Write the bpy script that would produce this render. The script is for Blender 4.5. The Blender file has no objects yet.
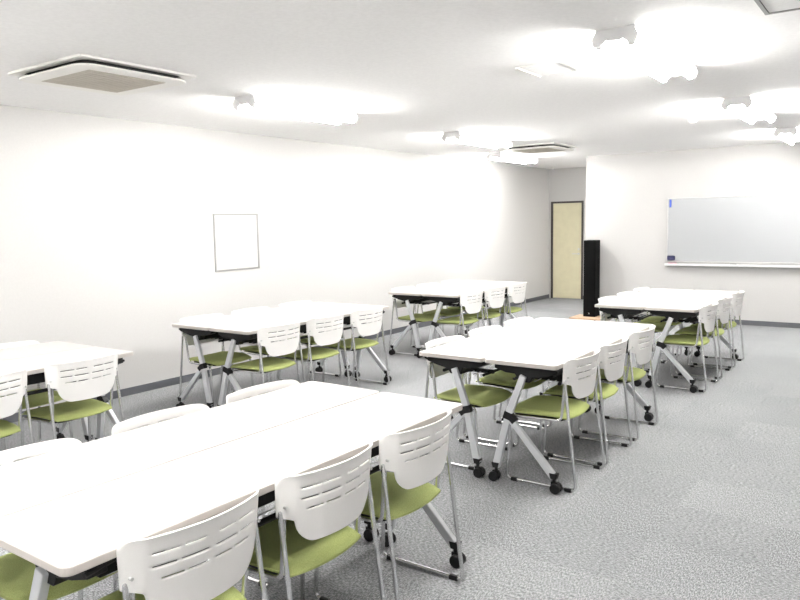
import bpy, bmesh, math, random
from mathutils import Vector, Matrix
random.seed(4)
S = bpy.context.scene
COL = S.collection
PI = math.pi

# ------------------------------------------------------------------ materials
def mat(name, col, rough=.5, metal=0., spec=.5, emit=None, strength=0.):
    m = bpy.data.materials.new(name); m.use_nodes = True
    b = m.node_tree.nodes['Principled BSDF']
    b.inputs['Base Color'].default_value = (*col, 1)
    b.inputs['Roughness'].default_value = rough
    b.inputs['Metallic'].default_value = metal
    b.inputs['Specular IOR Level'].default_value = spec
    if emit:
        b.inputs['Emission Color'].default_value = (*emit, 1)
        b.inputs['Emission Strength'].default_value = strength
    return m

def noisy(m, scale, c1, c2, bump=0., detail=3., lo=.35, hi=.65, bscale=None):
    """object-space noise between two colours, with optional bump"""
    nt = m.node_tree; N = nt.nodes; L = nt.links
    b = N['Principled BSDF']
    tc = N.new('ShaderNodeTexCoord')
    nz = N.new('ShaderNodeTexNoise'); nz.inputs['Scale'].default_value = scale; nz.inputs['Detail'].default_value = detail
    L.new(tc.outputs['Object'], nz.inputs['Vector'])
    cr = N.new('ShaderNodeValToRGB')
    cr.color_ramp.elements[0].position = lo; cr.color_ramp.elements[0].color = (*c1, 1)
    cr.color_ramp.elements[1].position = hi; cr.color_ramp.elements[1].color = (*c2, 1)
    L.new(nz.outputs['Fac'], cr.inputs['Fac']); L.new(cr.outputs['Color'], b.inputs['Base Color'])
    if bump:
        n2 = N.new('ShaderNodeTexNoise'); n2.inputs['Scale'].default_value = bscale or scale; n2.inputs['Detail'].default_value = 4
        L.new(tc.outputs['Object'], n2.inputs['Vector'])
        bp = N.new('ShaderNodeBump'); bp.inputs['Strength'].default_value = bump; bp.inputs['Distance'].default_value = .004
        L.new(n2.outputs['Fac'], bp.inputs['Height']); L.new(bp.outputs['Normal'], b.inputs['Normal'])
    return m

M = {}
M['wall'] = noisy(mat('wall_paper', (.86, .85, .83), .85, spec=.2), 60, (.52, .512, .502), (.535, .527, .517), bump=.06, bscale=350)
M['ceiling'] = noisy(mat('ceiling_board', (.6, .6, .59), .95, spec=.1), 45, (.87, .862, .855), (.91, .902, .895), bump=.25, detail=6, bscale=120)
M['laminate'] = mat('white_laminate', (.52, .507, .495), .38, spec=.45)
M['edge'] = mat('cream_edge_band', (.50, .465, .435), .45)
M['plastic'] = noisy(mat('white_plastic', (.78, .775, .76), .42, spec=.45), 500, (.83, .815, .795), (.86, .845, .825), bump=.02)
M['green'] = noisy(mat('green_fabric', (.33, .42, .09), .85, spec=.2), 420, (.26, .30, .10), (.37, .41, .16), bump=.2, detail=2)
M['chrome'] = mat('chrome_tube', (.74, .74, .75), .22, metal=1.)
M['silver'] = mat('silver_paint', (.58, .59, .61), .38, metal=.35, spec=.6)
M['black'] = mat('black_plastic', (.005, .005, .0055), .5, spec=.3)
M['dark'] = mat('black_steel', (.004, .004, .0045), .5, spec=.25)
M['wire'] = mat('shelf_wire', (.55, .55, .55), .3, metal=.8)
M['base'] = mat('grey_vinyl', (.085, .09, .10), .6)
M['alu'] = mat('brushed_aluminium', (.62, .62, .61), .4, metal=.6)
M['hatchframe'] = mat('grey_hatch_frame', (.27, .27, .26), .5)
M['board'] = mat('whiteboard_enamel', (.40, .41, .42), .18, spec=.5)
M['acwhite'] = mat('unit_white', (.86, .845, .81), .5)
M['acgrille'] = mat('intake_grille_grey', (.50, .46, .40), .7)
M['towerblack'] = mat('matte_black_cabinet', (.002, .002, .0022), .7, spec=.1)
M['slot'] = mat('dark_slot', (.03, .03, .03), .7)
M['door'] = noisy(mat('cream_door', (.72, .67, .46), .5), 8, (.62, .575, .40), (.655, .61, .425))
M['doorframe'] = mat('dark_brown_frame', (.035, .03, .025), .5)
M['wood'] = noisy(mat('pale_wood', (.55, .38, .25), .6), 14, (.50, .33, .22), (.62, .43, .29))
M['blue'] = mat('blue_magnet', (.06, .12, .55), .4)
M['navy'] = mat('navy_felt', (.02, .02, .07), .8)
M['pink'] = mat('magenta_marker', (.65, .05, .22), .4)
M['red'] = mat('red_lens', (.5, .03, .03), .4)
M['lampbody'] = mat('lamp_white_enamel', (.8, .8, .8), .5)
M['tube'] = mat('fluorescent_tube', (.9, .9, .9), .4, emit=(1, .985, .955), strength=62)

# carpet tiles: quarter-turned squares of flecked grey loop pile
def carpet():
    m = mat('grey_carpet_tiles', (.3, .3, .3), .95, spec=.1)
    nt = m.node_tree; N = nt.nodes; L = nt.links; b = N['Principled BSDF']
    tc = N.new('ShaderNodeTexCoord')
    def noise(sc, det, vec):
        n = N.new('ShaderNodeTexNoise'); n.inputs['Scale'].default_value = sc; n.inputs['Detail'].default_value = det
        L.new(vec, n.inputs['Vector']); return n.outputs['Fac']
    def mathn(op, a, bb=None):
        n = N.new('ShaderNodeMath'); n.operation = op
        for i, q in enumerate((a, bb)):
            if q is None: continue
            if isinstance(q, (int, float)): n.inputs[i].default_value = q
            else: L.new(q, n.inputs[i])
        return n.outputs[0]
    sc = N.new('ShaderNodeVectorMath'); sc.operation = 'SCALE'; sc.inputs['Scale'].default_value = 2.0
    L.new(tc.outputs['Object'], sc.inputs[0])
    fl = N.new('ShaderNodeVectorMath'); fl.operation = 'FLOOR'; L.new(sc.outputs[0], fl.inputs[0])
    wn = N.new('ShaderNodeTexWhiteNoise'); wn.noise_dimensions = '3D'; L.new(fl.outputs[0], wn.inputs['Vector'])
    # streak direction alternates from tile to tile
    sx = N.new('ShaderNodeSeparateXYZ'); L.new(fl.outputs[0], sx.inputs[0])
    par = mathn('MODULO', mathn('ADD', mathn('ADD', sx.outputs[0], sx.outputs[1]), 200.0), 2.0)
    ma = N.new('ShaderNodeMapping'); ma.inputs['Scale'].default_value = (190, 60, 1)
    mb = N.new('ShaderNodeMapping'); mb.inputs['Scale'].default_value = (60, 190, 1)
    L.new(tc.outputs['Object'], ma.inputs['Vector']); L.new(tc.outputs['Object'], mb.inputs['Vector'])
    mx = N.new('ShaderNodeMix'); mx.data_type = 'VECTOR'
    L.new(par, mx.inputs[0]); L.new(ma.outputs[0], mx.inputs[4]); L.new(mb.outputs[0], mx.inputs[5])
    fleck = noise(1.0, 3, mx.outputs[1])
    fine = noise(230, 2, tc.outputs['Object'])
    big = noise(1.3, 2, tc.outputs['Object'])
    v = mathn('ADD', mathn('MULTIPLY', fleck, .62), mathn('MULTIPLY', fine, .38))
    v = mathn('ADD', v, mathn('MULTIPLY', mathn('SUBTRACT', wn.outputs['Value'], .5), .022))
    v = mathn('ADD', v, mathn('MULTIPLY', mathn('SUBTRACT', big, .5), .05))
    cr = N.new('ShaderNodeValToRGB'); e = cr.color_ramp.elements
    e[0].position = .42; e[0].color = (.13, .134, .141, 1)
    e[1].position = .59; e[1].color = (.41, .415, .42, 1)
    k = cr.color_ramp.elements.new(.50); k.color = (.24, .245, .253, 1)
    L.new(v, cr.inputs['Fac']); L.new(cr.outputs['Color'], b.inputs['Base Color'])
    bp = N.new('ShaderNodeBump'); bp.inputs['Strength'].default_value = .5; bp.inputs['Distance'].default_value = .003
    L.new(fine, bp.inputs['Height']); L.new(bp.outputs['Normal'], b.inputs['Normal'])
    return m
M['carpet'] = carpet()

# ------------------------------------------------------------------ mesh helpers
def obj(name, bm, m, parent=None, smooth=False, bevel=0., loc=(0, 0, 0), rot=None):
    me = bpy.data.meshes.new(name)
    bmesh.ops.recalc_face_normals(bm, faces=bm.faces)
    bm.to_mesh(me); bm.free()
    o = bpy.data.objects.new(name, me); COL.objects.link(o)
    for mm in (m if isinstance(m, (list, tuple)) else [m]): me.materials.append(mm)
    for p in me.polygons: p.use_smooth = smooth
    if smooth:
        try: me.set_sharp_from_angle(angle=math.radians(38))
        except Exception: pass
    if bevel:
        bv = o.modifiers.new('bevel', 'BEVEL'); bv.width = bevel; bv.segments = 2; bv.limit_method = 'ANGLE'
    o.location = loc
    if rot: o.rotation_euler = rot
    if parent: o.parent = parent
    return o

def box(bm, x0, x1, y0, y1, z0, z1, mi=0):
    vs = [bm.verts.new(p) for p in ((x0,y0,z0),(x1,y0,z0),(x1,y1,z0),(x0,y1,z0),(x0,y0,z1),(x1,y0,z1),(x1,y1,z1),(x0,y1,z1))]
    for f in ((0,3,2,1),(4,5,6,7),(0,1,5,4),(1,2,6,5),(2,3,7,6),(3,0,4,7)):
        fc = bm.faces.new([vs[i] for i in f]); fc.material_index = mi
    return vs

def prism(bm, pts, axis, a, b):
    """closed outline pts (u,v) extruded along axis from a to b"""
    def P(u, v, w): return {'x': (w, u, v), 'y': (u, w, v), 'z': (u, v, w)}[axis]
    A = [bm.verts.new(P(u, v, a)) for u, v in pts]; B = [bm.verts.new(P(u, v, b)) for u, v in pts]
    bm.faces.new(A); bm.faces.new(list(reversed(B)))
    n = len(pts)
    for i in range(n): bm.faces.new((A[i], A[(i+1) % n], B[(i+1) % n], B[i]))

def rrect(x0, x1, y0, y1, r, n=6):
    out = []
    for cx, cy, a0 in ((x1-r, y1-r, 0), (x0+r, y1-r, 90), (x0+r, y0+r, 180), (x1-r, y0+r, 270)):
        for k in range(n+1):
            a = math.radians(a0+90*k/n); out.append((cx+r*math.cos(a), cy+r*math.sin(a)))
    return out

def fillet(pts, r, n=5, closed=False):
    P = [Vector(p) for p in pts]; out = []
    N = len(P)
    for i in range(N):
        if not closed and i in (0, N-1): out.append(P[i]); continue
        a, b, c = P[i-1], P[i], P[(i+1) % N]
        d1 = (a-b); d2 = (c-b); rr = min(r, d1.length*.45, d2.length*.45)
        p0 = b+d1.normalized()*rr; p1 = b+d2.normalized()*rr
        for k in range(n+1):
            t = k/n; out.append((1-t)**2*p0+2*t*(1-t)*b+t*t*p1)
    return out

def tube(bm, pts, r, seg=10, closed=False, sy=1.):
    P = [Vector(p) for p in pts]; N = len(P)
    rings = []; up = None
    for i in range(N):
        if closed: d = (P[(i+1) % N]-P[i-1]).normalized()
        else: d = (P[min(i+1, N-1)]-P[max(i-1, 0)]).normalized()
        if up is None:
            up = Vector((0, 0, 1)) if abs(d.z) < .9 else Vector((1, 0, 0))
        up = (up-d*up.dot(d)).normalized(); s = d.cross(up)
        rings.append([bm.verts.new(P[i]+r*(math.cos(2*PI*k/seg)*up+math.sin(2*PI*k/seg)*s*sy)) for k in range(seg)])
    for i in range(N if closed else N-1):
        A, B = rings[i], rings[(i+1) % N]
        off = 0
        if closed and i == N-1:
            off = min(range(seg), key=lambda o: (A[0].co-B[o].co).length)
        for k in range(seg):
            bm.faces.new((A[k], A[(k+1) % seg], B[(k+1+off) % seg], B[(k+off) % seg]))
    if not closed:
        bm.faces.new(list(reversed(rings[0]))); bm.faces.new(rings[-1])

def bar(bm, a, b, w, d, side=Vector((0, 1, 0)), w2=None):
    """flat bar from a to b: depth d along 'side', width w -> w2 across"""
    a = Vector(a); b = Vector(b); ax = (b-a).normalized(); n = ax.cross(side).normalized(); w2 = w2 or w
    vs = []
    for p, ww in ((a, w), (b, w2)):
        for i, j in ((-1, -1), (1, -1), (1, 1), (-1, 1)):
            vs.append(bm.verts.new(p+n*ww/2*i+side*d/2*j))
    for f in ((0,3,2,1),(4,5,6,7),(0,1,5,4),(1,2,6,5),(2,3,7,6),(3,0,4,7)): bm.faces.new([vs[i] for i in f])

def cyl(bm, c, axis, r, h, seg=20):
    ax = {'x': Vector((1,0,0)), 'y': Vector((0,1,0)), 'z': Vector((0,0,1))}[axis]
    c = Vector(c); tube(bm, [c-ax*h/2, c+ax*h/2], r, seg)

def tag(o, label=None, cat=None, group=None, kind=None):
    if label: o['label'] = label
    if cat: o['category'] = cat
    if group: o['group'] = group
    if kind: o['kind'] = kind
    return o

def empty(name, loc=(0, 0, 0), rz=0):
    o = bpy.data.objects.new(name, None); COL.objects.link(o)
    o.empty_display_size = .1; o.location = loc; o.rotation_euler = (0, 0, rz); return o

def copy_tree(o, parent=None):
    c = o.copy(); COL.objects.link(c)
    if parent: c.parent = parent
    for ch in list(o.children): copy_tree(ch, c)
    return c

def nb(): return bmesh.new()

# ------------------------------------------------------------------ room shell
XW, XR, H, YW, YD, XE, YB = -6.0024, 1.75, 2.5698, 11.3987, 13.664, -4.371, -3.2
def struct(name, boxes, m, parent=None, bevel=0):
    b = nb()
    for q in boxes: box(b, *q)
    o = obj(name, b, m, parent, bevel=bevel)
    if not parent: o['kind'] = 'structure'
    return o
struct('floor', [(XW-.1, XR+.1, YB-.1, YD+.1, -.1, 0)], M['carpet'])
struct('ceiling', [(XW-.1, XR+.1, YB-.1, YD+.1, H, H+.1)], M['ceiling'])
struct('wall_left', [(XW-.1, XW, YB-.1, YD+.1, 0, H)], M['wall'])
struct('wall_right', [(XR, XR+.1, YB-.1, YW, 0, H)], M['wall'])
struct('wall_back', [(XW, XR, YB-.1, YB, 0, H)], M['wall'])
XP = -2.2   # recess by the door, extended unseen behind the front wall for an added lamp
struct('wall_front', [(XE, XR+.1, YW, YW+.12, 0, H)], M['wall'])
struct('wall_added_recess', [(XP, XP+.1, YW+.12, YD, 0, H)], M['wall'])
DX0, DX1, DZ = -5.955, -5.285, 1.925
struct('wall_far', [(XW, DX0, YD, YD+.1, 0, H), (DX1, XP+.1, YD, YD+.1, 0, H), (DX0, DX1, YD, YD+.1, DZ, H)], M['wall'])
struct('baseboard_left', [(XW, XW+.008, YB, YD, 0, .072)], M['base'])
struct('baseboard_front', [(XE, XR, YW-.008, YW, 0, .072)], M['base'])
struct('baseboard_far', [(DX1, XP, YD-.008, YD, 0, .072)], M['base'])
struct('baseboard_side', [(XE-.008, XE, YW-.008, YW+.12, 0, .072)], M['base'])
struct('baseboard_right', [(XR-.008, XR, YB, YW-.008, 0, .072)], M['base'])
# door
door = empty('door_1', ((DX0+DX1)/2, YD, 0)); door['kind'] = 'structure'
hw = (DX1-DX0)/2
b = nb(); t = .035
box(b, -hw, -hw+t, -.02, .08, 0, DZ); box(b, hw-t, hw, -.02, .08, 0, DZ); box(b, -hw+t, hw-t, -.02, .08, DZ-t, DZ)
obj('door_frame', b, M['doorframe'], door)
b = nb(); box(b, -hw+t+.002, hw-t-.002, .005, .045, .006, DZ-t-.002); leaf = obj('door_leaf', b, M['door'], door, bevel=.003)
b = nb()
cyl(b, (hw-.095, .0, .895), 'y', .022, .012)
tube(b, fillet([(hw-.095, .0, .895), (hw-.095, -.05, .895), (hw-.215, -.05, .895)], .02), .009)
obj('door_handle', b, M['alu'], door, smooth=True)
b = nb(); cyl(b, (hw-.095, .0, .985), 'y', .02, .014); obj('door_lock', b, M['alu'], door, smooth=True)

# ------------------------------------------------------------------ inspection hatch on the wall
def hatch(name, w, h):
    """frame and cover in the local XZ plane, facing -Y"""
    r = empty(name); t = .018
    b = nb()
    for q in ((-w/2, w/2, h/2-t, h/2), (-w/2, w/2, -h/2, -h/2+t), (-w/2, -w/2+t, -h/2+t, h/2-t), (w/2-t, w/2, -h/2+t, h/2-t)):
        box(b, q[0], q[1], -.008, 0, q[2], q[3])
    obj('hatch_frame', b, M['hatchframe'], r)
    b = nb(); box(b, -w/2+t+.003, w/2-t-.003, -.004, 0, -h/2+t+.003, h/2-t-.003); obj('hatch_cover', b, M['wall'], r)
    return r
hp = hatch('wall_hatch', .635, .612); hp.location = (XW, 5.42, 1.398); hp.rotation_euler = (0, 0, PI/2)
tag(hp, 'square white access hatch with thin metal frame set in the left wall', 'access hatch')
hc = hatch('ceiling_hatch', .62, .62)
for c in hc.children:
    if c.name.startswith('hatch_cover'): c.data.materials[0] = M['ceiling']
hc.location = (-.655+.31, 4.085-.31, H); hc.rotation_euler = (PI/2, 0, 0)
tag(hc, 'square ceiling access hatch with grey metal frame in the top right corner', 'access hatch')
# frames face down: rotate so local -Y points to -Z
hc.rotation_euler = (PI/2, 0, 0)

# ------------------------------------------------------------------ whiteboard wall
wb = empty('whiteboard', (-1.27, YW, .88))
X0, X1 = -1.81, 1.81; Z0, Z1 = .022, .985
b = nb(); box(b, X0+.012, X1-.012, -.022, -.003, Z0+.012, Z1-.012); obj('writing_surface', b, M['board'], wb)
b = nb()
box(b, X0, X1, -.028, 0, Z1-.014, Z1); box(b, X0, X1, -.028, 0, Z0, Z0+.014)
box(b, X0, X0+.014, -.028, 0, Z0+.014, Z1-.014); box(b, X1-.014, X1, -.028, 0, Z0+.014, Z1-.014)
obj('board_frame', b, M['alu'], wb, bevel=.002)
b = nb()
prism(b, [(-.001, -.034), (-.080, -.034), (-.092, -.026), (-.092, .004), (-.086, .004), (-.084, -.008), (-.001, -.008)], 'x', X0-.01, X1)
obj('pen_tray', b, M['lampbody'], wb)
tag(wb, 'long white dry-erase board with pen tray mounted on the front wall', 'whiteboard')
ztray = .872
b = nb(); prism(b, rrect(-.055, .055, -.032, .032, .010), 'z', .010, .030)
er = obj('board_eraser', b, M['navy'], bevel=.003, loc=(-3.008, YW-.0285, .962), rot=(PI/2, 0, 0))
b = nb(); prism(b, rrect(-.056, .056, -.033, .033, .010), 'z', 0, .010); obj('felt_pad', b, M['black'], er)
tag(er, 'dark navy eraser stuck to the lower left corner of the whiteboard', 'eraser')
def marker(name, x, y, m, label, cap, ln=.13, rz=0):
    b = nb(); cyl(b, (0, 0, .009), 'x', .008, ln*.65, 12)
    o = obj(name, b, m, smooth=True, loc=(x, y, ztray), rot=(0, 0, rz))
    b = nb(); cyl(b, (ln*.46, 0, .009), 'x', .009, ln*.28, 12); obj('marker_cap', b, cap, o, smooth=True)
    tag(o, label, 'marker'); return o
marker('board_marker', -3.0, YW-.060, M['pink'], 'magenta marker on the pen tray under the navy eraser', M['pink'])
marker('board_marker', -2.14, YW-.06, M['black'], 'small black marker lying alone on the pen tray under the board', M['black'], .09)
b = nb(); prism(b, rrect(-.013, .013, -.058, .058, .006), 'y', -.010, 0)
mg = obj('bar_magnet', b, M['blue'], loc=(-3.035, YW-.0285, 1.782), bevel=.002)
tag(mg, 'blue bar magnet at the top left corner of the whiteboard', 'magnet')

# ------------------------------------------------------------------ tower speaker on a plank
b = nb(); box(b, -.30, .22, -.22, .22, .0, .022)
pk = obj('wooden_board', b, M['wood'], loc=(-4.14, 11.11, 0), bevel=.003)
tag(pk, 'pale wooden board lying on the carpet under the black tower', 'board')
tw = empty('tower_speaker', (-4.19, 11.2, .0225))
w_, d_, h_ = .098, .105, 1.215
b = nb(); box(b, -w_, w_, -d_, d_, 0, h_); obj('cabinet', b, M['towerblack'], tw, bevel=.008)
b = nb(); box(b, -w_+.015, w_-.015, -d_-.012, -d_-.0005, .10, h_-.015); obj('speaker_grille', b, M['towerblack'], tw, bevel=.006)
b = nb(); prism(b, [(-.012, .045), (.012, .045), (0, .066)], 'y', -d_-.003, -d_-.0004); obj('badge', b, M['alu'], tw)
tag(tw, 'tall narrow black tower speaker standing beside the corner near the door', 'speaker')

# ------------------------------------------------------------------ ceiling things
def light_fixture():
    r = empty('ceiling_light')
    Ln = .625
    b = nb(); prism(b, [(-.105, 0), (.105, 0), (.105, -.012), (.035, -.062), (-.035, -.062), (-.105, -.012)], 'y', -Ln, Ln)
    obj('lamp_body', b, M['lampbody'], r, bevel=.002)
    for s in (-1, 1):
        b = nb(); cyl(b, (s*.085, 0, -.075), 'y', .0165, 1.19, 14); obj('fluorescent_tube', b, M['tube'], r, smooth=True)
        for e in (-1, 1):
            b = nb()
            prism(b, rrect(s*.085-.017, s*.085+.017, -.096, -.018, .010), 'y', e*.5965, e*.622)
            prism(b, [(s*.04, -.055), (s*.105, -.010), (s*.125, -.050), (s*.112, -.085), (s*.075, -.085)], 'y', e*.6222, e*.630)
            obj('lamp_socket', b, M['lampbody'], r)
    return r
L0 = light_fixture(); first = True
lab = {(-4.28, 4.62): 'nearest of the three twin-tube ceiling lights along the left wall',
       (-4.28, 7.7): 'middle of the three twin-tube ceiling lights along the left wall',
       (-5.12, 10.3): 'farthest of the three twin-tube ceiling lights along the left wall',
       (-1.335, 4.49): 'big bright twin-tube ceiling light nearest the camera on the right',
       (-1.28, 7.37): 'twin-tube ceiling light second from the camera on the right, above the far tables',
       (-1.27, 10.1): 'twin-tube ceiling light at the right photo edge nearest the whiteboard wall',
       (-3.3, 12.5): 'unseen ceiling light added behind the whiteboard wall to brighten the door end',  # added lamp, never in view, lifts the far wall and door
       (-4.28, .95): 'twin-tube ceiling light behind the air conditioner, left row, added out of view for fill',  # this and the next three: unseen fixtures, added as fill light
       (-1.31, .95): 'twin-tube ceiling light above the foreground table, added out of view for fill',
       (-4.28, -1.5): 'rearmost twin-tube ceiling light of the left row, added out of view for fill',
       (-1.31, -1.5): 'rearmost twin-tube ceiling light of the right row, added out of view for fill'}
for (x, y), lb in lab.items():
    o = L0 if first else copy_tree(L0); first = False
    o.location = (x, y, H); tag(o, lb, 'ceiling light', 'twin tube ceiling lights')
    if y > 12: o.rotation_euler = (0, 0, PI/2)

def cassette():
    r = empty('air_conditioner')
    s = .412
    b = nb()       # outer frame, square ring with a low lip
    o_ = rrect(-s, s, -s, s, .012, 3); i_ = rrect(-s+.055, s-.055, -s+.055, s-.055, .07, 3)
    def ring(b, A, B, z0, z1):
        v = [[b.verts.new((x, y, z)) for x, y in P] for P, z in ((A, z0), (A, z1), (B, z1), (B, z0))]
        n = len(A)
        for q in range(4):
            P, Q = v[q], v[(q+1) % 4]
            for i in range(n): b.faces.new((P[i], P[(i+1) % n], Q[(i+1) % n], Q[i]))
    ring(b, o_, i_, -.001, -.016); obj('panel_frame', b, M['acwhite'], r, bevel=.002)
    b = nb(); prism(b, rrect(-s+.06, s-.06, -s+.06, s-.06, .07), 'z', -.010, -.001); obj('air_slot', b, M['slot'], r)
    b = nb(); prism(b, rrect(-.392, .392, -.392, .392, .11), 'z', -.052, -.040); obj('centre_panel', b, M['acwhite'], r, bevel=.004)
    b = nb(); prism(b, rrect(-.33, .33, -.33, .33, .08), 'z', -.040, -.0102); obj('air_guide', b, M['slot'], r)
    b = nb(); box(b, -.27, .27, -.27, .27, -.0545, -.0525)
    g = obj('intake_grille', b, M['acgrille'], r)
    b = nb()
    for k in range(15):
        y = -.245+k*.49/14; box(b, -.26, .26, y-.004, y+.004, -.0565, -.0547)
    obj('grille_louvre', b, M['acgrille'], g)
    return r
AC = cassette()
for k, (x, y, lb) in enumerate(((-4.33, 2.84, 'ceiling cassette air conditioner with grey intake grille at upper left'),
                  (-4.27, 9.35, 'far ceiling cassette air conditioner seen edge-on above the door end'),
                  (-.13, 4.84, 'ceiling cassette air conditioner cut off by the right photo edge'))):
    o = AC if k == 0 else copy_tree(AC)
    o.location = (x, y, H); tag(o, lb, 'air conditioner', 'ceiling air conditioners')

# ceiling vent
v = empty('ceiling_vent', (-2.015, 4.59, H))
b = nb(); box(b, -.17, .17, -.17, .17, -.006, -.0005); obj('vent_plate', b, M['acwhite'], v, bevel=.002)
for s in (-1, 1):
    b = nb(); box(b, s*.155-.016, s*.155+.016, -.17, .17, -.016, -.0065); obj('vent_flange', b, M['acwhite'], v, bevel=.003)
b = nb()
for k in range(12):
    y = -.145+k*.29/11; box(b, -.125, .125, y-.004, y+.004, -.0115, -.0065)
obj('vent_slat', b, M['lampbody'], v)
tag(v, 'small square air vent with raised side rims in the ceiling', 'ceiling vent')
# smoke detector
def detector(x, y, lb, s=1.):
    r = empty('smoke_detector', (x, y, H))
    b = nb(); tube(b, [(0, 0, -.0005), (0, 0, -.012), ], .052*s, 24); obj('detector_base', b, M['acwhite'], r, smooth=True)
    b = nb()
    prof = [(.044, -.0125), (.042, -.026), (.03, -.038), (.012, -.042)]
    rings = [[b.verts.new((s*rr*math.cos(2*PI*k/24), s*rr*math.sin(2*PI*k/24), z)) for k in range(24)] for rr, z in prof]
    for A, B in zip(rings, rings[1:]):
        for k in range(24): b.faces.new((A[k], A[(k+1) % 24], B[(k+1) % 24], B[k]))
    b.faces.new(rings[0]); b.faces.new(rings[-1]); obj('sensor_head', b, M['acwhite'], r, smooth=True)
    b = nb(); cyl(b, (s*.03, -.01, -.0375), 'z', .006, .006, 10); obj('indicator', b, M['slot'], r)
    tag(r, lb, 'smoke detector')
detector(-1.908, 7.91, 'round white smoke detector on the ceiling left of the second right-hand light')
detector(-5.72, 13.2, 'small white detector on the ceiling in the corner above the door', .8)

# ------------------------------------------------------------------ table
TL, TW, TZ = 1.896, .4654, .757
def make_table():
    r = empty('folding_table')
    # top: laminate slab with a cream edge band (local +x = outer, chair side)
    b = nb()
    o_ = rrect(-TW/2, TW/2, -TL/2, TL/2, .028, 6)
    prism(b, o_, 'z', TZ-.026, TZ)
    for f in b.faces:
        if abs(f.normal.z) < .5: f.material_index = 1
    bmesh.ops.recalc_face_normals(b, faces=b.faces)
    for f in b.faces: f.material_index = 0 if f.normal.z > .5 else 1
    obj('tabletop', b, [M['laminate'], M['edge']], r, bevel=.004)
    zt = TZ-.0265
    yl = TL/2-.046
    # apron beam and crossbar
    b = nb(); box(b, .125, .155, -yl+.09, yl-.09, .655, zt-.0003); obj('apron_beam', b, M['dark'], r, bevel=.003)
    b = nb(); box(b, -.045, .0, -yl+.03, yl-.03, .625, .68); obj('crossbar', b, M['dark'], r, bevel=.006)
    # storage shelf: black rails with steel wires and hooks
    sh = nb()
    tube(sh, [(.165, -yl+.16, .608), (.165, yl-.16, .608)], .0115, 8)
    tube(sh, [(-.13, -yl+.16, .606), (-.13, yl-.16, .606)], .0095, 8)
    shelf = obj('storage_shelf', sh, M['dark'], r, smooth=True)
    b = nb()
    for k in range(5):
        x = .10-k*.05
        tube(b, [(x, -yl+.17, .601), (x, yl-.17, .601)], .003, 6)
    obj('shelf_wire', b, M['wire'], shelf, smooth=True)
    for y in (-.62, 0, .62):
        b = nb()
        prism(b, [(.180, .594), (.182, .622), (.160, .64), (.156, .70), (.124, .70), (.11, .66), (.06, .622), (-.14, .618), (-.14, .594)], 'y', y-.012, y+.012)
        obj('shelf_hook', b, M['black'], shelf, bevel=.003)
    for e in (-1, 1):
        y = e*yl
        # folding hinge under the top
        b = nb()
        prism(b, [(-.19, zt-.0003), (.20, zt-.0003), (.207, zt-.038), (.13, zt-.062), (.055, .655), (.035, .625), (-.035, .625), (-.06, .67), (-.12, zt-.058), (-.198, zt-.036)], 'y', y-e*.055-.03, y-e*.055+.03)
        hg = obj('hinge_bracket', b, M['black'], r, bevel=.004)
        b = nb(); tube(b, [(.19, y-e*.12, zt-.02), (.205, y-e*.02, zt-.025)], .008, 8); obj('release_lever', b, M['black'], hg)
        # main leg and strut
        ft = Vector((-.172, y, .092)); top = Vector((.0, y-e*.022, .665)); j = Vector((-.096, y-e*.012, .415))
        b = nb(); bar(b, top, j, .040, .030, w2=.043); bar(b, j+(top-j).normalized()*.02, ft, .043, .0298, w2=.047); obj('leg', b, M['silver'], r, bevel=.004)
        ft2 = Vector((.203, y, .092))
        b = nb(); bar(b, j+Vector((.01, 0, -.012)), ft2, .036, .030, w2=.045); obj('strut', b, M['silver'], r, bevel=.005)
        b = nb(); bar(b, j+(top-ft).normalized()*.024, j-(top-ft).normalized()*.022, .053, .038)
        br = obj('leg_joint', b, M['black'], r, bevel=.004)
        b = nb(); bar(b, j+Vector((.006, 0, .006)), j+Vector((.048, 0, -.032)), .04, .038); obj('joint_lug', b, M['black'], br, bevel=.004)
        # casters
        for f, dirx in ((ft, -1), (ft2, 1)):
            c = empty('caster', (f.x, f.y, 0)); c.parent = r
            # as a part it needs a mesh: fork is the parent mesh
            bpy.data.objects.remove(c)
            b = nb()
            bar(b, (f.x, f.y, .118), (f.x, f.y, .085), .05, .036, w2=.034)
            tube(b, [(f.x, f.y, .09), (f.x, f.y, .06)], .010, 10)
            prism(b, [(f.x-.018, .066), (f.x+.022, .066), (f.x+dirx*.034, .050), (f.x+dirx*.045, .026), (f.x+dirx*.028, .022), (f.x-.016, .030)] if dirx > 0 else
                     [(f.x+.018, .066), (f.x-.022, .066), (f.x-.034, .050), (f.x-.045, .026), (f.x-.028, .022), (f.x+.016, .030)], 'y', f.y-.009, f.y+.009)
            ck = obj('caster', b, M['black'], r, bevel=.002)
            for s in (-1, 1):
                b = nb(); cyl(b, (f.x+dirx*.012, f.y+s*.0185, .0307), 'y', .0305, .018, 22); obj('wheel', b, M['black'], ck, smooth=True, bevel=.003)
    return r
TABLES = {'A': (-2.5872, .9004, -.009), 'B': (-2.554, 3.7784, .0008), 'C': (-5.1268, 3.8472, .0064),
          'D': (-5.1251, .9574, .007), 'E': (-5.0726, 6.8881, .0056), 'F': (-2.4899, 6.7206, -.0046)}
WP, LP = .9394, 1.8963
WHERE = {'A': 'the large foreground table pair', 'B': 'the middle table pair right of centre',
         'C': 'the middle table pair along left wall', 'D': 'the table pair cut by left edge',
         'E': 'the far left table pair near door', 'F': 'the far right table pair before whiteboard'}
T0 = make_table(); used = False
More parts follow.
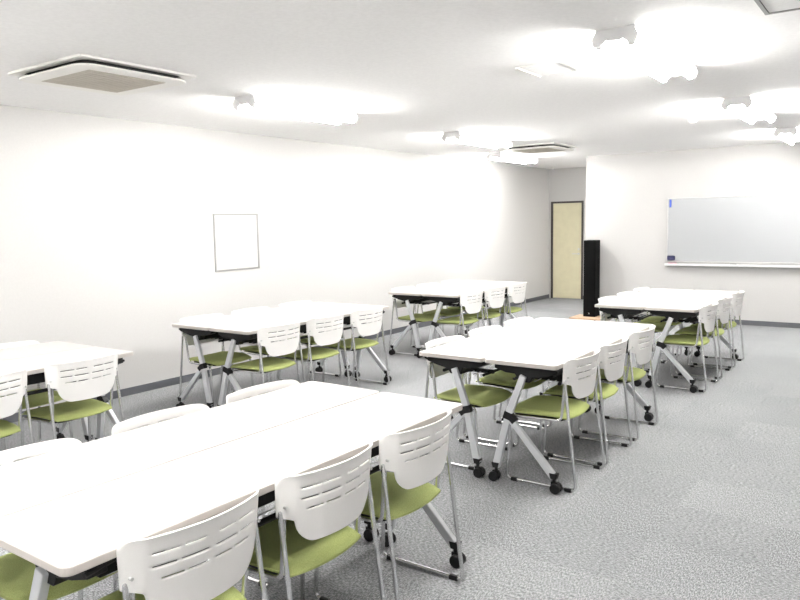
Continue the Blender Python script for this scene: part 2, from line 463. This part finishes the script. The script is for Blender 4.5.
def table_at(k, side):
    global used
    x0, y0, a = TABLES[k]
    u = WP/2+side*(WP/2-TW/2); v = LP/2
    x = x0+math.cos(a)*u-math.sin(a)*v; y = y0+math.sin(a)*u+math.cos(a)*v
    o = copy_tree(T0) if used else T0; used = True
    o.location = (x, y, 0); o.rotation_euler = (0, 0, a+(0 if side > 0 else PI))
    tag(o, 'white folding table on casters, %s half of %s' % ('right' if side > 0 else 'left', WHERE[k]), 'table', 'white folding tables on casters')
for k in 'ABCDEF':
    for s in (1, -1): table_at(k, s)

# ------------------------------------------------------------------ chair (faces local +y)
def make_chair():
    r = empty('stacking_chair')
    # cushion
    b = nb(); nx, ny = 18, 18
    def seat_pt(u, v, top):
        # square to rounded square
        a = .215; f = math.sqrt(max(0, 1-.20*v*v)); g = math.sqrt(max(0, 1-.20*u*u))
        x = a*u*f*(1.04 if v > 0 else 1.0-.03*v*v); y = .035+.215*v*g
        e = max(abs(u), abs(v))
        z = .446-.010*(1-u*u)*(1-v*v)-.018*max(0, v)**3 + .006*abs(u)**2
        if v < -.35: z -= .012*((-v-.35)/.65)**2
        if top: z -= .018*max(0, (e-.82)/.18)**2
        else: z -= .026+.012*(1-max(0, (e-.7)/.3))
        return (x, y, z)
    G = {}
    for t in (1, 0):
        for i in range(nx+1):
            for j in range(ny+1):
                G[t, i, j] = b.verts.new(seat_pt(-1+2*i/nx, -1+2*j/ny, t))
    for t in (1, 0):
        for i in range(nx):
            for j in range(ny): b.faces.new((G[t,i,j], G[t,i+1,j], G[t,i+1,j+1], G[t,i,j+1]))
    for i in range(nx):
        for j in (0, ny): b.faces.new((G[1,i,j], G[1,i+1,j], G[0,i+1,j], G[0,i,j]))
    for j in range(ny):
        for i in (0, nx): b.faces.new((G[1,i,j], G[1,i,j+1], G[0,i,j+1], G[0,i,j]))
    obj('seat', b, M['green'], r, smooth=True)
    # black pan under the cushion
    b = nb(); prism(b, rrect(-.180, .180, -.13, .20, .06), 'z', .392, .4075); obj('seat_pan', b, M['black'], r, bevel=.004)
    # backrest shell with real slots
    ZB, ZT = .542, .778
    def hw(z):
        if z > ZT-.032: q = (z-(ZT-.032))/.032; return .246-.032*(1-math.sqrt(max(0, 1-q*q)))
        if z > .640: return .238+.008*(z-.640)/.12
        if z > .620: q = (z-.620)/.020; return .194+.044*q*q*(3-2*q)
        base = .172+.022*(z-ZB)/(.620-ZB)
        if z < ZB+.06: q = 1-(z-ZB)/.06; return base-.06*(1-math.sqrt(max(0, 1-q*q)))
        return base
    slots = [.729, .691, .653]; sh = .0030
    zs = [ZT, ZT-.0015, ZT-.005, ZT-.010, ZT-.016, ZT-.024, ZT-.032]
    for s in slots: zs += [s+.010, s+sh, s-sh, s-.010]
    zs += [.645, .640, .637, .633, .630, .627, .623, .620, .612, .602, ZB+.048, ZB+.034, ZB+.022, ZB+.012, ZB+.005, ZB+.0015, ZB]
    zs = sorted(set(zs), reverse=True)
    NX = 44
    def back_pt(u, z):
        x = u*hw(z); q = x/.246
        y = -.160-.030*(z-ZB)/(ZT-ZB)-.058*(1-q*q)
        if abs(q) > .78: y += .027*(abs(q)-.78)/.22
        if z > ZT-.02: y -= .004*((z-(ZT-.02))/.02)**2
        zz = z-(.014*(1-q*q) if z < .620 else 0)*(.620-z)/.078+.004*(1-q*q)*(1 if z > .76 else 0)*0
        return (x, y, zz)
    V = [[b2 for b2 in ()] for _ in zs]
    b = nb()
    V = [[b.verts.new(back_pt(-1+2*i/NX, z)) for i in range(NX+1)] for z in zs]
    # dashes: (start column, end column) per slot row
    dash = {0: [(6, 13), (14, 20), (24, 30), (31, 38)], 1: [(6, 12), (13, 21), (23, 31), (32, 38)], 2: [(8, 14), (15, 21), (23, 29), (30, 36)]}
    for j in range(len(zs)-1):
        zm = (zs[j]+zs[j+1])/2; row = next((k for k, s in enumerate(slots) if abs(zm-s) < sh*.9), None)
        for i in range(NX):
            if row is not None and any(a <= i < c for a, c in dash[row]): continue
            b.faces.new((V[j][i], V[j][i+1], V[j+1][i+1], V[j+1][i]))
    bk = obj('backrest', b, M['plastic'], r, smooth=True)
    so = bk.modifiers.new('thick', 'SOLIDIFY'); so.thickness = .0055; so.offset = 0
    for s in (-1, 1):
        b = nb(); cyl(b, (s*.222, -.181, .672), 'y', .005, .012, 10); obj('screw', b, M['alu'], bk)
    # one closed chrome loop per side
    for s in (-1, 1):
        x = s*.235
        pts = [(s*.227, -.160, .66), (x, -.238, .0125), (x, .205, .0125), (s*.226, .178, .404), (s*.197, -.128, .404), (s*.204, -.157, .66)]
        b = nb(); tube(b, fillet(pts, .035, 6, closed=True), .0090, 10, closed=True)
        obj('side_frame', b, M['chrome'], r, smooth=True)
        for y in (-.19, .155):
            b = nb(); prism(b, rrect(-.0105, .0105, 0, .022, .005), 'y', y-.02, y+.02)
            g = obj('glide', b, M['black'], r)
            for vv in g.data.vertices: vv.co.x += x
    for y in (-.09, .15):
        b = nb(); tube(b, [(-.205, y, .398), (.205, y, .398)], .0065, 8)
        obj('cross_tube', b, M['chrome'], r, smooth=True)
    return r
C0 = make_chair(); cu = False
ORD = ['nearest', 'middle', 'farthest']
def chair(k, side, y, n, dx=0., rot=0., extra=''):
    """side +1: right of the pair, facing -X; y = world centre of the chair"""
    global cu
    x0, y0, a = TABLES[k]
    edge = x0+math.cos(a)*(WP if side > 0 else 0)-math.sin(a)*(y-y0)
    if side > 0: x = edge-.156+dx
    else: x = edge+.156-dx
    o = copy_tree(C0) if cu else C0; cu = True
    o.location = (x, y, 0)
    o.rotation_euler = (0, 0, a+(PI/2 if side > 0 else -PI/2)+math.radians(rot))
    tag(o, 'white green-seated chair, %s on %s side of %s' % (ORD[n], 'right' if side > 0 else 'left', WHERE[k]),
        'chair', 'white chairs with green seats around the tables')
CH = {('A', -1): (1.26, 1.88, 2.47), ('A', 1): (1.277, 1.84, 2.39),
      ('B', -1): (4.15, 4.72, 5.28), ('B', 1): (4.115, 4.655, 5.285),
      ('C', -1): (4.20, 4.79, 5.41), ('C', 1): (4.19, 4.76, 5.355),
      ('D', -1): (None, 1.90, 2.48), ('D', 1): (None, 1.885, 2.48),
      ('E', -1): (7.25, 7.8, 8.4), ('E', 1): (7.225, 7.8, 8.4),
      ('F', -1): (7.19, 7.74, 8.28), ('F', 1): (7.05, 7.68, 8.285)}
for (k, s), ys in CH.items():
    for n, y in enumerate(ys):
        if y is not None: chair(k, s, y, n)

# ------------------------------------------------------------------ world, camera, colour
w = bpy.data.worlds.new('World'); S.world = w; w.use_nodes = True
w.node_tree.nodes['Background'].inputs[0].default_value = (.8, .85, .9, 1)
w.node_tree.nodes['Background'].inputs[1].default_value = .1

f, pitch, yaw, roll, ch = 725.596, -.107057, .617433, -.0188146, 1.58059
fw = Vector((-math.sin(yaw)*math.cos(pitch), math.cos(yaw)*math.cos(pitch), math.sin(pitch)))
rt = Vector((math.cos(yaw), math.sin(yaw), 0)); up = rt.cross(fw)
r2 = rt*math.cos(roll)+up*math.sin(roll); u2 = -rt*math.sin(roll)+up*math.cos(roll)
cam = bpy.data.cameras.new('camera'); co = bpy.data.objects.new('camera', cam); COL.objects.link(co)
m = Matrix((r2, u2, -fw)).transposed().to_4x4(); m.translation = (0, 0, ch)
co.matrix_world = m
cam.sensor_width = 36; cam.lens = f/800*36; cam.clip_start = .05
S.camera = co
S.view_settings.view_transform = 'Standard'; S.view_settings.look = 'None'
S.view_settings.exposure = 1.55; S.view_settings.gamma = 1.0
